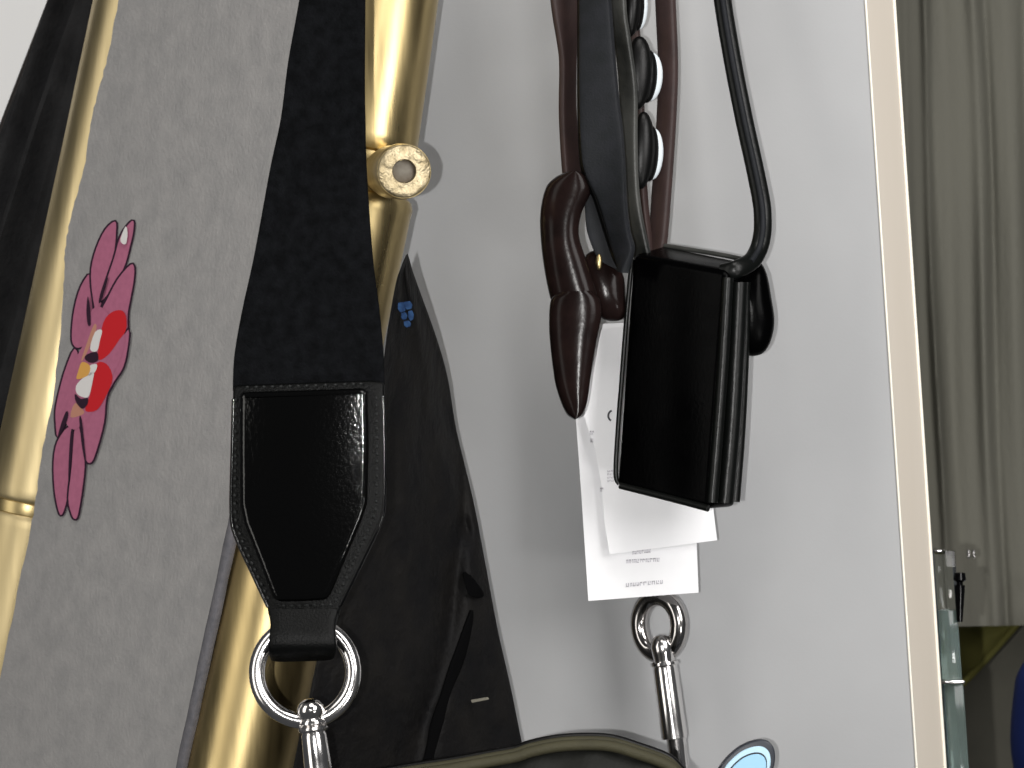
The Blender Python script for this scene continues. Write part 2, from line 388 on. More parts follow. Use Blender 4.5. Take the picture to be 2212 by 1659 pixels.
# ------------------------------------------------------------------ gold rods
def seg_prof(L, r, lip=True):
    return [(0, r * .55), (0.0002, r * .86), (0.0015, r * .96), (0.004, r * 1.01), (0.007, r), (L * .5, r * .985), (L - .007, r), (L - .004, r * 1.01), (L - .0015, r * .96), (L - .0002, r * .86), (L, r * .55)]
def rod_wob(t, th): return 0.006 * math.sin(3 * th + t * 20) + 0.005 * math.sin(5 * th + 1 + t * 9)
rodR = thing('gold_rod', P(480, 1830, 1.115), 'thick gold jointed rod with a round side stub, behind the wide black strap', 'rod', 'gold jointed rods')
Yr = 1.115; rr = px(119, Yr)
A1, B1 = P(888, -400, Yr), P(780, 332, Yr)
A2, B2 = P(779, 408, Yr), P(470, 1870, Yr)
lathe('upper_segment', A1, B1, seg_prof((B1 - A1).length, rr), M['gold'], rodR, n=72, wob=rod_wob)
lathe('lower_segment', A2, B2, seg_prof((B2 - A2).length, rr), M['gold'], rodR, n=72, wob=rod_wob)
dj = (A2 - B1).normalized()
lj = (A2 - B1).length
lathe('joint', B1 - dj * .002, A2 + dj * .002, [(0, rr * .6), (.0003, rr * .9), (lj * .2, rr * .88), (lj * .5, rr * .92), (lj * .8, rr * .88), (lj + .0037, rr * .9), (lj + .004, rr * .6)], M['gold_dark'], rodR, n=48)
pa, pb = P(838, 372, 1.10), P(873, 370, 1.045)
pl = (pb - pa).length; rp = px(60, 1.045)
stub = lathe('side_stub', pa, pb, [(0, rp * .9), (pl * .3, rp * 1.0), (pl * .75, rp * .95), (pl * .86, rp * 1.02), (pl * .97, rp * 1.0), (pl - .0008, rp * .97), (pl - .0012, rp * .5), (pl - .006, rp * .45)], M['gold'], rodR, n=48)
lathe('cut_face', pa + (pb - pa).normalized() * (pl - .0006), pb, [(0, rp * .96), (.0006, rp * .955), (.0011, rp * .9), (.0012, rp * .7), (.0011, rp * .44), (.0003, rp * .42), (-.003, rp * .41)], M['gold_cut'], stub, n=48, angle=60, caps=False)
lathe('plug', pa + (pb - pa).normalized() * (pl - .004), pb, [(0, rp * .40), (.0022, rp * .405), (.0028, rp * .3), (.0029, rp * .05)], M['plug'], stub, n=24)

rodL = thing('gold_rod', P(-60, 1830, 1.235), 'gold jointed rod at the left edge of the grey felt panel', 'rod', 'gold jointed rods')
Yl = 1.235; rl = px(92, Yl)
def lx(y): return 205 - .2138 * y + 90
A, Bq = P(lx(-400), -400, Yl), P(lx(1092), 1092, Yl)
lathe('upper_segment', A, Bq, seg_prof((Bq - A).length, rl), M['gold_satin'], rodL, n=72, wob=rod_wob)
A2, B2 = P(lx(1100), 1100, Yl), P(lx(1900), 1900, Yl)
lathe('lower_segment', A2, B2, seg_prof((B2 - A2).length, rl), M['gold_satin'], rodL, n=72, wob=rod_wob)
d = (A2 - Bq).normalized()
lathe('node_ring', Bq - d * .003, A2 + d * .003, [(0, rl * .9), (.0015, rl * .985), ((A2 - Bq).length / 2 + .003, rl * 1.0), ((A2 - Bq).length + .0045, rl * .985), ((A2 - Bq).length + .006, rl * .9)], M['gold_dark'], rodL, n=48)

# ------------------------------------------------------------------ grey felt panel with the printed flower
fp = thing('felt_panel', P(150, 1830, 1.15), 'grey felt panel with a pink flower print between two gold rods', 'panel')
Pa, Pb, Pc = P(256, 0, 1.205), P(0, 1470, 1.205), P(500, 1165, 1.10)
pn = (Pb - Pa).cross(Pc - Pa).normalized()
if pn.y > 0: pn = -pn
def PL(x, y, off=0.0):
    d = Vector(((x - 1106) * S, 1, -(y - 829.5) * S))
    return d * (pn.dot(Pa) / pn.dot(d)) + pn * off
left = [(335, -400), (290, -190), (256, 0), (235, 109), (215, 190), (198, 255), (185, 347), (168, 413), (150, 480), (141, 540), (138, 600), (131, 705), (116, 847), (93, 968), (78, 1075), (64, 1152), (37, 1280), (0, 1470), (-38, 1659), (-76, 1850)]
def rx_(y): return 500 - .214 * (y - 1165) - 14
lp = catmull([Vector((x, y, 0)) for x, y in left], 6)
lp = [Vector((p.x + random.uniform(-1.6, 1.6), p.y, 0)) for p in lp]
nu = 12
gv = []; gf = []
for p in lp:
    for j in range(nu + 1):
        x = p.x + (rx_(p.y) - p.x) * j / nu
        gv.append(PL(x, p.y))
n0 = len(gv); gv += [q - pn * .004 for q in gv]
nr = len(lp)
for i in range(nr - 1):
    for j in range(nu):
        q = (i * (nu + 1) + j, i * (nu + 1) + j + 1, (i + 1) * (nu + 1) + j + 1, (i + 1) * (nu + 1) + j)
        gf.append(q); gf.append(tuple(n0 + a for a in q))
    for j in (0, nu):
        a, b = i * (nu + 1) + j, (i + 1) * (nu + 1) + j; gf.append((a, b, b + n0, a + n0))
mesh_obj('felt_face', gv, gf, M['felt'], fp)
yy = [-400 + 2250 * k / 60 for k in range(61)]
strip('bound_edge', [PL(rx_(y) + .5 + random.uniform(-1, 1), y, -.0006) for y in yy], [PL(rx_(y) + 15 + random.uniform(-.8, .8), y, -.0014) for y in yy], 0.004, M['felt_edge'], fp, nu=8, smooth_rows=False, pw=3)

fl = mesh_obj('flower_print', [], [], M['line'], fp)
def c2(pts): return [(x * .4298, y * .4298 + 439) for x, y in pts]
def flat(name, outline, mats, grow, layer, sm=3, parent=fl):
    o = smooth_outline(c2(outline), sm); m = len(o); verts = []; faces = []; ids = []
    area = sum(o[i][0] * o[(i + 1) % m][1] - o[(i + 1) % m][0] * o[i][1] for i in range(m))
    sg = 1 if area > 0 else -1
    if grow:
        for i in range(m):
            tx = o[(i + 1) % m][0] - o[i - 1][0]; ty = o[(i + 1) % m][1] - o[i - 1][1]; l = math.hypot(tx, ty) or 1
            verts.append(PL(o[i][0] + sg * ty / l * grow, o[i][1] - sg * tx / l * grow, .00018 + layer * .00005))
        faces.append(tuple(range(m))); ids.append(1)
    k = len(verts)
    for x, y in o: verts.append(PL(x, y, .00018 + layer * .00005 + (.000025 if grow else 0)))
    faces.append(tuple(range(k, k + m))); ids.append(0)
    return mesh_obj(name, verts, faces, mats, parent, smooth=False, mids=ids)
pk = [M['pink'], M['line']]
petals = [
 [(455, 358), (410, 420), (380, 530), (368, 640), (372, 705), (400, 725), (445, 690), (468, 600), (458, 480)],
 [(375, 735), (335, 830), (308, 930), (288, 1030), (288, 1110), (298, 1175), (330, 1110), (350, 1050), (385, 1000), (396, 900), (398, 800)],
 [(575, 95), (533, 135), (495, 225), (472, 330), (475, 440), (495, 560), (515, 500), (543, 380), (570, 250), (578, 150)],
 [(666, 92), (640, 115), (608, 175), (582, 280), (552, 380), (525, 480), (545, 470), (600, 380), (632, 300), (650, 220), (664, 150)],
 [(660, 312), (676, 330), (672, 400), (658, 480), (645, 560), (640, 680), (560, 660), (515, 570), (548, 490), (600, 385)],
 [(300, 1200), (284, 1300), (288, 1440), (305, 1545), (320, 1562), (340, 1490), (358, 1350), (368, 1170), (345, 1130)],
 [(382, 1160), (372, 1330), (358, 1480), (370, 1555), (385, 1585), (400, 1560), (422, 1400), (428, 1290), (418, 1150), (400, 1110)],
 [(645, 640), (640, 740), (620, 830), (578, 900), (543, 980), (532, 1100), (500, 1230), (475, 1298), (450, 1290), (440, 1200), (425, 1095), (470, 1040), (540, 900), (580, 760)],
]
def fuller(p, k=1.13):
    mx_ = sum(q[0] for q in p) / len(p); my_ = sum(q[1] for q in p) / len(p)
    return [(mx_ + (x - mx_) * k, my_ + (y - my_) * 1.01) for x, y in p]
for i, p in enumerate(petals): flat('petal', fuller(p, 1.16 if i in (2, 3, 5, 6) else 1.08), pk, 4.2, 2 * i)
flat('flower_heart', [(462, 560), (505, 520), (560, 560), (635, 650), (625, 760), (560, 900), (470, 1060), (425, 1110), (385, 1140), (345, 1110), (352, 1040), (392, 900), (396, 780), (440, 690)], M['pink'], 0, 17)
flat('red_patch', [(530, 605), (570, 552), (620, 540), (645, 570), (645, 640), (610, 690), (560, 760), (510, 790), (505, 740)], M['red'], 0, 19)
flat('red_patch', [(500, 805), (545, 808), (572, 850), (575, 900), (540, 980), (500, 1040), (455, 1050), (440, 1035), (460, 980), (480, 890)], M['red'], 0, 19)
flat('white_patch', [(490, 650), (525, 640), (515, 690), (500, 745), (465, 735)], M['white'], 0, 20)
flat('white_patch', [(430, 880), (482, 850), (477, 900), (460, 970), (435, 978), (400, 960), (395, 920)], M['white'], 0, 20)
flat('white_patch', [(500, 812), (490, 850), (455, 868), (462, 820)], M['white'], 0, 20)
flat('yellow_patch', [(425, 800), (465, 818), (460, 860), (430, 880), (398, 885), (405, 850)], M['yellow'], 0, 21)
flat('dark_accent', [(450, 762), (500, 750), (506, 792), (470, 805), (440, 785)], M['line'], 0, 22)
flat('dark_accent', [(390, 960), (420, 985), (455, 980), (452, 1015), (425, 1035), (395, 1000)], M['line'], 0, 22)
flat('tan_stroke', [(485, 610), (495, 640), (440, 770), (420, 790), (450, 700)], M['tan'], 0, 18)
flat('tan_stroke', [(390, 1005), (435, 1050), (410, 1070), (365, 1075)], M['tan'], 0, 18)
flat('white_patch', [(645, 120), (655, 150), (648, 205), (628, 205), (620, 180)], M['white'], 0, 23)
for q in ([(455, 470), (466, 520), (470, 610), (455, 612), (448, 540)], [(545, 380), (556, 384), (524, 490), (510, 502), (518, 460)], [(345, 1050), (358, 1060), (345, 1110), (305, 1180), (318, 1120)], [(370, 1150), (382, 1152), (372, 1290), (358, 1420), (360, 1280)], [(412, 1085), (425, 1090), (440, 1230), (445, 1290), (428, 1240)]):
    flat('petal_line', q, M['line'], 0, 23)

# ------------------------------------------------------------------ black cloth strap behind the leather tab
cl = thing('black_cloth_strap', P(850, 1830, 1.06), 'wide black cloth strap with a small blue emblem, widening downwards behind the leather tab', 'strap')
Rt = [(881, 548), (886, 566), (895, 596), (943, 730), (968, 821), (986, 930), (1023, 1083), (1047, 1207), (1074, 1352), (1103, 1481), (1129, 1610), (1170, 1800)]
Lt = [(877, 552), (868, 574), (855, 614), (838, 712), (826, 800), (800, 930), (765, 1083), (730, 1207), (700, 1352), (676, 1481), (645, 1600), (610, 1800)]
def cdisp(u, v):
    c1 = 0.42 + 0.15 * math.sin(v * 4); y = 520 + v * 1280
    d = 0.0022 * math.sin(u * 9 + v * 7) + 0.0012 * math.sin(u * 17 - v * 11)
    if v > .45:
        cx = 0.82 - (v - .62) * 1.1
        k = min(1, (v - .45) / .1)
        d += k * (-0.0042 * math.exp(-((u - cx) / .045) ** 2) + 0.0028 * math.exp(-((u - cx - .12) / .07) ** 2) + .0022 * math.exp(-((u - cx + .14) / .09) ** 2))
        d += k * .0015 * math.exp(-((u - .3 - .2 * v) / .05) ** 2)
    d += -0.005 * math.exp(-(((u - .9) / .05) ** 2 + ((v - .59) / .018) ** 2))
    return d * min(1, v * 6)
strip('cloth', [P(x, y, 1.058) for x, y in Lt], [P(x, y, 1.075 + .068 * min(1, max(0, (y - 560) / 300))) for x, y in Rt], .0045, M['cloth'], cl, nu=70, nv=9, disp=cdisp, pw=6, face=True)
def cloth_Y(x, y):
    k = next(q for q in range(len(Lt) - 1) if Lt[q + 1][1] >= y or q == len(Lt) - 2)
    t = (y - Lt[k][1]) / (Lt[k + 1][1] - Lt[k][1])
    xl = Lt[k][0] + (Lt[k + 1][0] - Lt[k][0]) * t; xr = Rt[k][0] + (Rt[k + 1][0] - Rt[k][0]) * t
    u = (x - xl) / (xr - xl); v = (k + t) / (len(Lt) - 1)
    return 1.058 + (.017 + .068 * min(1, max(0, (y - 560) / 300))) * u - .0023 - cdisp(min(1, max(0, u)), v)
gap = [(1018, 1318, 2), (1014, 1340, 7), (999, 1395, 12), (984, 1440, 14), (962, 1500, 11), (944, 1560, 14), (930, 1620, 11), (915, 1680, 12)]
strip('seam_or_groove_shade', [P(x - w_, y, cloth_Y(x - w_, y) - .0008) for x, y, w_ in gap], [P(x + w_, y, cloth_Y(x + w_, y) - .0008) for x, y, w_ in gap], .0016, M['fold_shade'], cl, nu=8, nv=6, pw=3)  # shade of the cloth's groove, laid on as a black strip
slab('notch_shade', smooth_outline([(1000, 1235), (1024, 1252), (1046, 1284), (1034, 1292), (1014, 1286), (1004, 1262)], 3), lambda x, y: cloth_Y(x, y) - .0035, .003, M['fold_shade'], cl, bevel=.0004, seg=1)  # shade of the cloth's notch, laid on as a black piece
for (x, y, a, b) in ((868, 664, 9, 12), (882, 660, 9, 10), (873, 683, 7, 9), (888, 682, 6, 12), (880, 700, 8, 8)):
    q = [(x - a + random.uniform(-2, 2), y - b + 2), (x + a * .4, y - b), (x + a, y - b * .2), (x + a * .8, y + b * .7), (x - a * .3, y + b), (x - a, y + b * .4)]
    slab('emblem_patch', q, 1.0625, .0008, M['blue'], cl, bevel=.0002, seg=1)
slab('cream_label', [(1017, 1512), (1054, 1506), (1057, 1511), (1019, 1519)], 1.1165, .0010, M['cream'], cl, bevel=.0002, seg=1)

# ------------------------------------------------------------------ main black shoulder strap
ss = thing('shoulder_strap', P(690, 1740, 1.0), 'wide black leather shoulder strap with padded tab, nickel ring and swivel clip', 'strap')
Ls = [(690, -300), (664, -120), (648, 0), (623, 132), (606, 255), (583, 364), (550, 549), (525, 668), (508, 768), (504, 845)]
Rs = [(785, -300), (787, -120), (788, 0), (788, 165), (790, 255), (793, 364), (805, 549), (819, 668), (828, 768), (830, 838)]
strip('band', [P(x, y, 1.004 - 0.00001 * max(0, 500 - y) * -1) for x, y in Ls], [P(x, y, 1.0 + 0.00001 * max(0, 500 - y)) for x, y in Rs], .0032, M['suede'], ss, nu=30, nv=8, pw=8,
      disp=lambda u, v: .0008 * math.sin(u * 3 + v * 9) + .0012 * math.sin(v * 5) * (u - .5))
def tabY(b): return lambda x, y: b + .125 * S * (665 - x)
tab = [(503, 838), (512, 832), (800, 822), (829, 826), (831, 900), (832, 1066), (829, 1100), (824, 1125), (786, 1208), (760, 1262), (737, 1306), (731, 1335), (580, 1335), (576, 1304), (548, 1248), (507, 1158), (498, 1105), (500, 983)]
tb = slab('leather_tab', tab, tabY(.9965), .0055, M['border'], ss, bevel=.0012, seg=4)
inner = [(522, 847), (655, 843), (788, 838), (794, 847), (796, 960), (793, 1088), (781, 1124), (746, 1208), (714, 1284), (705, 1297), (650, 1300), (598, 1301), (588, 1291), (556, 1205), (527, 1132), (518, 1090), (517, 960), (517, 854)]
bmv = slab('padded_patch', inner, tabY(.9930), .0045, M['patent'], tb, bevel=.0020, seg=6, angle=80)
edge_path = [(503, 862), (500, 983), (498, 1105), (507, 1158), (548, 1248), (578, 1312)]
tube('piping', [P(x + 2, y, tabY(.9972)(x, y)) for x, y in edge_path], .0007, M['gloss'], tb, n=8)
edge_path2 = [(829, 856), (831, 900), (832, 1066), (824, 1125), (786, 1208), (737, 1308)]
tube('piping', [P(x - 2, y, tabY(.9972)(x, y)) for x, y in edge_path2], .0007, M['gloss'], tb, n=8)
# stitching
def stitches(path, step, name='stitch', Y=.9962, ln=7, rad=.0005):
    pts = catmull([Vector((x, y, 0)) for x, y in path], 24); acc = 0; base = None
    for a, b in zip(pts, pts[1:]):
        acc += (b - a).length
        if acc >= step:
            acc = 0; t = (b - a).normalized()
            c = a; 
            p0 = P(c.x - t.x * ln / 2, c.y - t.y * ln / 2, tabY(Y)(c.x, 0)); p1 = P(c.x + t.x * ln / 2, c.y + t.y * ln / 2, tabY(Y)(c.x, 0))
            mid = (p0 + p1) / 2 + Vector((0, -.0004, 0))
            tube(name, [p0, mid, p1], lambda q: rad * (.5 + math.sin(math.pi * q) * .5), M['thread'], tb, n=6, nv=3)
stitches([(812, 845), (814, 950), (813, 1068), (805, 1120), (771, 1197), (725, 1298)], 15)
stitches([(509, 850), (508, 980), (507, 1100), (516, 1150), (553, 1237), (582, 1300)], 15)
stitches([(600, 1309), (660, 1308), (720, 1306)], 15)
stitches([(520, 837), (650, 834), (795, 829)], 15)
# neck that folds round the ring
Nl = [(580, 1322), (584, 1350), (582, 1375), (580, 1398), (584, 1414)]
Nr = [(733, 1322), (726, 1350), (726, 1375), (728, 1395), (722, 1410)]
strip('neck', [P(x, y, Yq) for (x, y), Yq in zip(Nl, (.997, .995, .9935, .994, .999))], [P(x, y, Yq) for (x, y), Yq in zip(Nr, (.997, .995, .9935, .994, .999))], .0055, M['border'], ss, nu=20, nv=6, pw=6)
strip('neck_lining', [P(x, y, 1.006) for x, y in Nl], [P(x, y, 1.006) for x, y in Nr], .005, M['border'], ss, nu=12, nv=4, pw=6)
ring_c = P(659, 1452, 1.0); rad = px(104, 1.0)
tube('ring', [ring_c + Vector((rad * math.cos(t), .002 * math.sin(t), rad * math.sin(t))) for t in (2 * math.pi * k / 72 for k in range(72))], px(17.5, 1.0), M['chrome'], ss, n=20, closed=True)
sw0, sw1 = P(669, 1516, .996), P(700, 1760, .996)
u_ = S
sv = lathe('swivel', sw0, sw1, [(-8 * u_, 3 * u_), (-6 * u_, 13 * u_), (0, 22 * u_), (10 * u_, 29 * u_), (20 * u_, 30 * u_), (30 * u_, 26 * u_), (35 * u_, 23 * u_), (40 * u_, 27 * u_), (46 * u_, 28 * u_), (50 * u_, 22 * u_), (53 * u_, 30 * u_), (58 * u_, 33 * u_), (63 * u_, 31 * u_), (66 * u_, 25 * u_), (72 * u_, 27 * u_), (120 * u_, 29 * u_), (200 * u_, 31 * u_), (240 * u_, 30 * u_), (244 * u_, 14 * u_)], M['chrome'], ss, n=40, angle=30)
# the clip's hook goes on into the bag below the frame
tube('hook', [P(x, y, .996) for x, y in ((698, 1745), (690, 1790), (668, 1830), (680, 1880), (715, 1885), (735, 1840), (722, 1790))], px(14, 1), M['chrome'], ss, n=12)

# ------------------------------------------------------------------ right strap cluster
# brown looped strap with the bow charm
br = thing('brown_bow_charm', P(1240, 905, 1.0930), 'glossy brown leather bow charm hanging from two thin brown straps', 'charm')
strip('hanging_strap', [P(x, y, 1.1000) for x, y in ((1172, -200), (1191, 0), (1207, 96), (1212, 142), (1211, 246), (1215, 341), (1222, 420))],
      [P(x, y, 1.1060) for x, y in ((1242, -200), (1248, 0), (1244, 96), (1241, 164), (1242, 246), (1254, 341), (1268, 420))], .003, M['brown'], br, nu=14, nv=6)
strip('hanging_strap', [P(x, y, 1.1200) for x, y in ((1414, -200), (1418, 0), (1424, 136), (1421, 259), (1410, 423), (1402, 540), (1385, 600))],
      [P(x, y, 1.1140) for x, y in ((1450, -200), (1457, 0), (1462, 136), (1458, 259), (1447, 423), (1436, 540), (1420, 600))], .004, M['brown'], br, nu=14, nv=6, pw=3)
strip('bow_lobe', [P(x, y, 1.097) for x, y in ((1222, 372), (1198, 384), (1178, 408), (1167, 462), (1169, 530), (1178, 595), (1190, 648), (1204, 668))],
      [P(x, y, 1.094) for x, y in ((1252, 372), (1268, 382), (1277, 412), (1256, 462), (1251, 508), (1266, 560), (1290, 640), (1284, 668))], .010, M['brown_gloss'], br, nu=22, nv=7, pw=2.1, face=True)
strip('bow_lobe', [P(x, y, 1.092) for x, y in ((1206, 632), (1190, 648), (1186, 690), (1188, 740), (1197, 816), (1204, 846), (1212, 870), (1219, 886), (1227, 898), (1240, 906))],
      [P(x, y, 1.089) for x, y in ((1278, 628), (1296, 648), (1299, 685), (1289, 735), (1278, 800), (1272, 846), (1268, 870), (1263, 886), (1256, 898), (1243, 906))], .009, M['brown_gloss'], br, nu=22, nv=7, pw=2.1, face=True)
puff('back_lobe', [(1262, 560), (1290, 540), (1318, 555), (1345, 590), (1352, 640), (1350, 685), (1318, 694), (1292, 680), (1272, 640)], (1310, 625), 1.1020, .005, M['brown_gloss'], br)
ellipsoid('brass_stud', P(1294, 566, 1.0950), px(7, 1.0880), px(6, 1.0880), px(18, 1.0880), M['gold'], br, n=20)

# slate strap with a pointed end
sl = thing('slate_strap', P(1350, 595, 1.0880), 'dark slate leather strap with a pointed end beside the brown bow', 'strap')
Lq = [(1250, -200), (1256, 0), (1256, 191), (1259, 327), (1267, 377), (1290, 430), (1311, 496), (1330, 553), (1346, 586)]
Rq = [(1312, -200), (1319, 0), (1332, 191), (1341, 273), (1347, 340), (1353, 437), (1362, 496), (1372, 540), (1354, 590)]
strip('band', [P(x, y, 1.0900) for x, y in Lq], [P(x, y, 1.0840) for x, y in Rq], .003, M['slate'], sl, nu=16, nv=6, pw=8, disp=lambda u, v: .0012 * math.sin(v * 7 + 2 * u))
strip('dark_side', [P(x - 7, y, 1.0940) for x, y in Lq], [P(x + 1, y, 1.0915) for x, y in Lq], .0016, M['black'], sl, nu=6, nv=6, pw=3)
strip('lining', [P(x, y, 1.0965) for x, y in ((1252, 405), (1262, 440), (1268, 500), (1290, 560))], [P(x, y, 1.0965) for x, y in ((1290, 410), (1305, 470), (1325, 540), (1345, 590))], .002, M['slate'], sl, nu=10, nv=5)

# narrow strap with sheen, studs down its right side
st = thing('studded_strap', P(1390, 560, 1.1130), 'narrow black strap with a row of domed pale-rimmed studs along its side', 'strap')
Lw = [(1310, -200), (1317, 0), (1326, 68), (1331, 123), (1336, 200), (1343, 300), (1353, 420), (1366, 519), (1376, 580)]
Rw = [(1346, -200), (1354, 0), (1360, 68), (1363, 123), (1370, 200), (1374, 300), (1383, 420), (1399, 519), (1410, 580)]
strip('band', [P(x, y, 1.1055) for x, y in Lw], [P(x, y, 1.0995) for x, y in Rw], .0025, M['slate_pale'], st, nu=14, nv=6, disp=lambda u, v: .001 * math.sin(v * 10))
strip('backing', [P(x, y, 1.1180) for x, y in ((1340, -200), (1350, 0), (1362, 150), (1370, 300), (1384, 430), (1395, 560))], [P(x, y, 1.1160) for x, y in ((1370, -200), (1376, 0), (1388, 150), (1392, 300), (1396, 430), (1412, 560))], .003, M['brown'], st, nu=10, nv=6)
for k, (x, y, a, h) in enumerate(((1372, 10, 24, 68), (1389, 158, 37, 78), (1396, 325, 32, 82), (1362, -140, 24, 68))):
    Yd = 1.1090
    t = Matrix.Rotation(math.radians(3), 3, 'Y')
    d = ellipsoid('stud', P(x - a * .3, y, Yd), px(a * .86, Yd), .0036, px(h * 1.03, Yd), M['black'], st, rot=t)
    ellipsoid('pale_rim', P(x + a * .46, y + 8, Yd + .004), px(a * .70, Yd), .0028, px(h * .68, Yd), M['pearl'], d, rot=t)
    ellipsoid('dark_base', P(x + a * .28, y + 7, Yd + .0015), px(a * .56, Yd), .0030, px(h * .74, Yd), M['black'], d, rot=t)

# ------------------------------------------------------------------ price tags
random.seed(3)
def print_line(parent, c0, c1, h, n, Y, m):
    """one line of tiny print as separate strokes joined in one flat mesh"""
    v = []; f = []; x = 0.0
    while x < 1:
        wd = random.uniform(.5, 1.1) / n
        for (a, b, lo, hi) in ((x, x + wd * .30, -.5, .5), (x, x + wd, .25, .5) if random.random() < .5 else (x, x + wd, -.5, -.25), (x + wd * .7, x + wd, -.5, .5 if random.random() < .6 else 0)):
            k = len(v)
            for (s, e) in ((a, lo), (b, lo), (b, hi), (a, hi)):
                px_ = c0[0] + (c1[0] - c0[0]) * s; py_ = c0[1] + (c1[1] - c0[1]) * s + e * h
                v.append(P(px_, py_, Y(px_, py_) if callable(Y) else Y))
            f.append((k, k + 1, k + 2, k + 3))
        x += wd * 1.45
    return mesh_obj('printed_line', v, f, m, parent, smooth=False)
tA = thing('price_tag', P(1390, 1295, 1.122), 'longer white price tag with three printed lines, lowest of the cards', 'price tag', 'white cards behind the black pouch')
slab('card', [(1244, 905), (1290, 700), (1480, 690), (1505, 1177), (1509, 1280), (1271, 1298), (1256, 1071)], 1.122, .0007, M['card'], tA)
for a, b, h in (((1353, 1213), (1421, 1209), 8), ((1352, 1264), (1428, 1257), 8), ((1366, 1194), (1407, 1189), 8)):
    print_line(tA, a, b, h, 12, 1.1218, M['ink'])
tB = thing('price_tag', P(1430, 1196, 1.118), 'shorter white card in front, directly under the black pouch', 'price tag', 'white cards behind the black pouch')
slab('card', [(1262, 900), (1294, 712), (1350, 706), (1500, 700), (1541, 1100), (1549, 1167), (1317, 1197), (1306, 1131), (1298, 1040), (1285, 970)], lambda x, y: 1.1175 + (x - 1400) * .000012, .0006, M['card'], tB)
tube('printed_mark', [P(1323 + 9 * math.cos(t), 898 + 11 * math.sin(t), 1.1162) for t in (math.radians(d_) for d_ in range(110, 262, 10))], .0004, M['ink_dark'], tB, n=6, smooth=False)
for k in range(4): print_line(tB, (1312, 1018 + k * 7), (1350, 1016 + k * 7), 4, 8, 1.1160, M['ink'])
for (x, y) in ((1274, 935), (1275, 951), (1296, 1058)): print_line(tB, (x, y), (x + 7, y), 9, 2, 1.1155, M['ink'])

# ------------------------------------------------------------------ black card pouch on a cord
po = thing('card_pouch', P(1480, 1100, 1.0840), 'small black leather card pouch hanging on a thin cord over the white cards', 'pouch')
fr = [(1368, 546, 1.0990), (1436, 528, 1.1010), (1610, 557, 1.0880), (1578, 590, 1.0740)]
bmh = bmesh.new()
top = [P(1364, 548, 1.0960), P(1574, 585, 1.0750), P(1616, 566, 1.0900), P(1430, 529, 1.1140)]
bot = [P(1329, 1052, 1.0960), P(1533, 1102, 1.0750), P(1592, 1098, 1.0900), P(1400, 1040, 1.1140)]
vt = [bmh.verts.new(p) for p in top]; vb = [bmh.verts.new(p) for p in bot]
bmh.faces.new(vt); bmh.faces.new(vb[::-1])
for i in range(4): bmh.faces.new((vt[i], vt[(i + 1) % 4], vb[(i + 1) % 4], vb[i]))
bmesh.ops.recalc_face_normals(bmh, faces=bmh.faces)
bmesh.ops.bevel(bmh, geom=list(bmh.edges), offset=.0028, segments=5, profile=.5, affect='EDGES')
bmh.verts.index_update()
body = mesh_obj('body', [v.co.copy() for v in bmh.verts], [tuple(v.index for v in f.verts) for f in bmh.faces], M['pouch'], po, angle=60); bmh.free()
tube('spine_roll', [P(x, y, 1.0755) for x, y in ((1572, 600), (1563, 760), (1551, 930), (1538, 1085))], .0021, M['pouch_roll'], body, n=16)
tube('spine_roll', [P(x, y, 1.0802) for x, y in ((1597, 610), (1590, 760), (1580, 930), (1566, 1086))], .0032, M['pouch_roll'], body, n=16)
tube('spine_roll', [P(x, y, 1.0880) for x, y in ((1611, 610), (1608, 760), (1600, 930), (1588, 1084))], .0018, M['pouch_roll'], body, n=16)
tube('edge_binding', [P(x, y, 1.0980) for x, y in ((1365, 560), (1353, 690), (1343, 820), (1336, 910), (1330, 1020), (1338, 1046))], .0009, M['pouch_roll'], body, n=10)
tube('edge_binding', [P(x, y, Yq) for x, y, Yq in ((1340, 1049, 1.0945), (1400, 1064, 1.0885), (1470, 1082, 1.0815), (1530, 1098, 1.0752))], .0013, M['pouch_roll'], body, n=10)
tube('edge_binding', [P(x, y, 1.1125 - (x - 1436) * .00012) for x, y in ((1436, 531), (1500, 541), (1560, 551), (1608, 561))], .0009, M['slate_pale'], body, n=10)
puff('flap', [(1585, 590), (1610, 572), (1640, 566), (1656, 590), (1666, 640), (1673, 690), (1668, 728), (1655, 756), (1636, 768), (1612, 764), (1596, 720)], (1625, 668), 1.0930, .0062, M['pouch'], po, rings=8)
cordp = [(1548, -120), (1561, 0), (1583, 133), (1608, 260), (1630, 360), (1645, 437), (1648, 480), (1646, 510), (1638, 540), (1622, 565), (1590, 582), (1560, 590)]
tube('cord', [P(x, y, Yq) for (x, y), Yq in zip(cordp, (1.1140, 1.1090, 1.1040, 1.1000, 1.0960, 1.0920, 1.0900, 1.0880, 1.0860, 1.0820, 1.0780, 1.0800))], .0033, M['pouch_roll'], po, n=16, flat=.55, flat_dir=(0, 1, 0))
tube('cord_stitching', [P(x, y, Yq - .0019) for (x, y), Yq in zip(cordp[:10], (1.1140, 1.1090, 1.1040, 1.1000, 1.0960, 1.0920, 1.0900, 1.0880, 1.0860, 1.0820))], .0011, M['slate'], po, n=8)

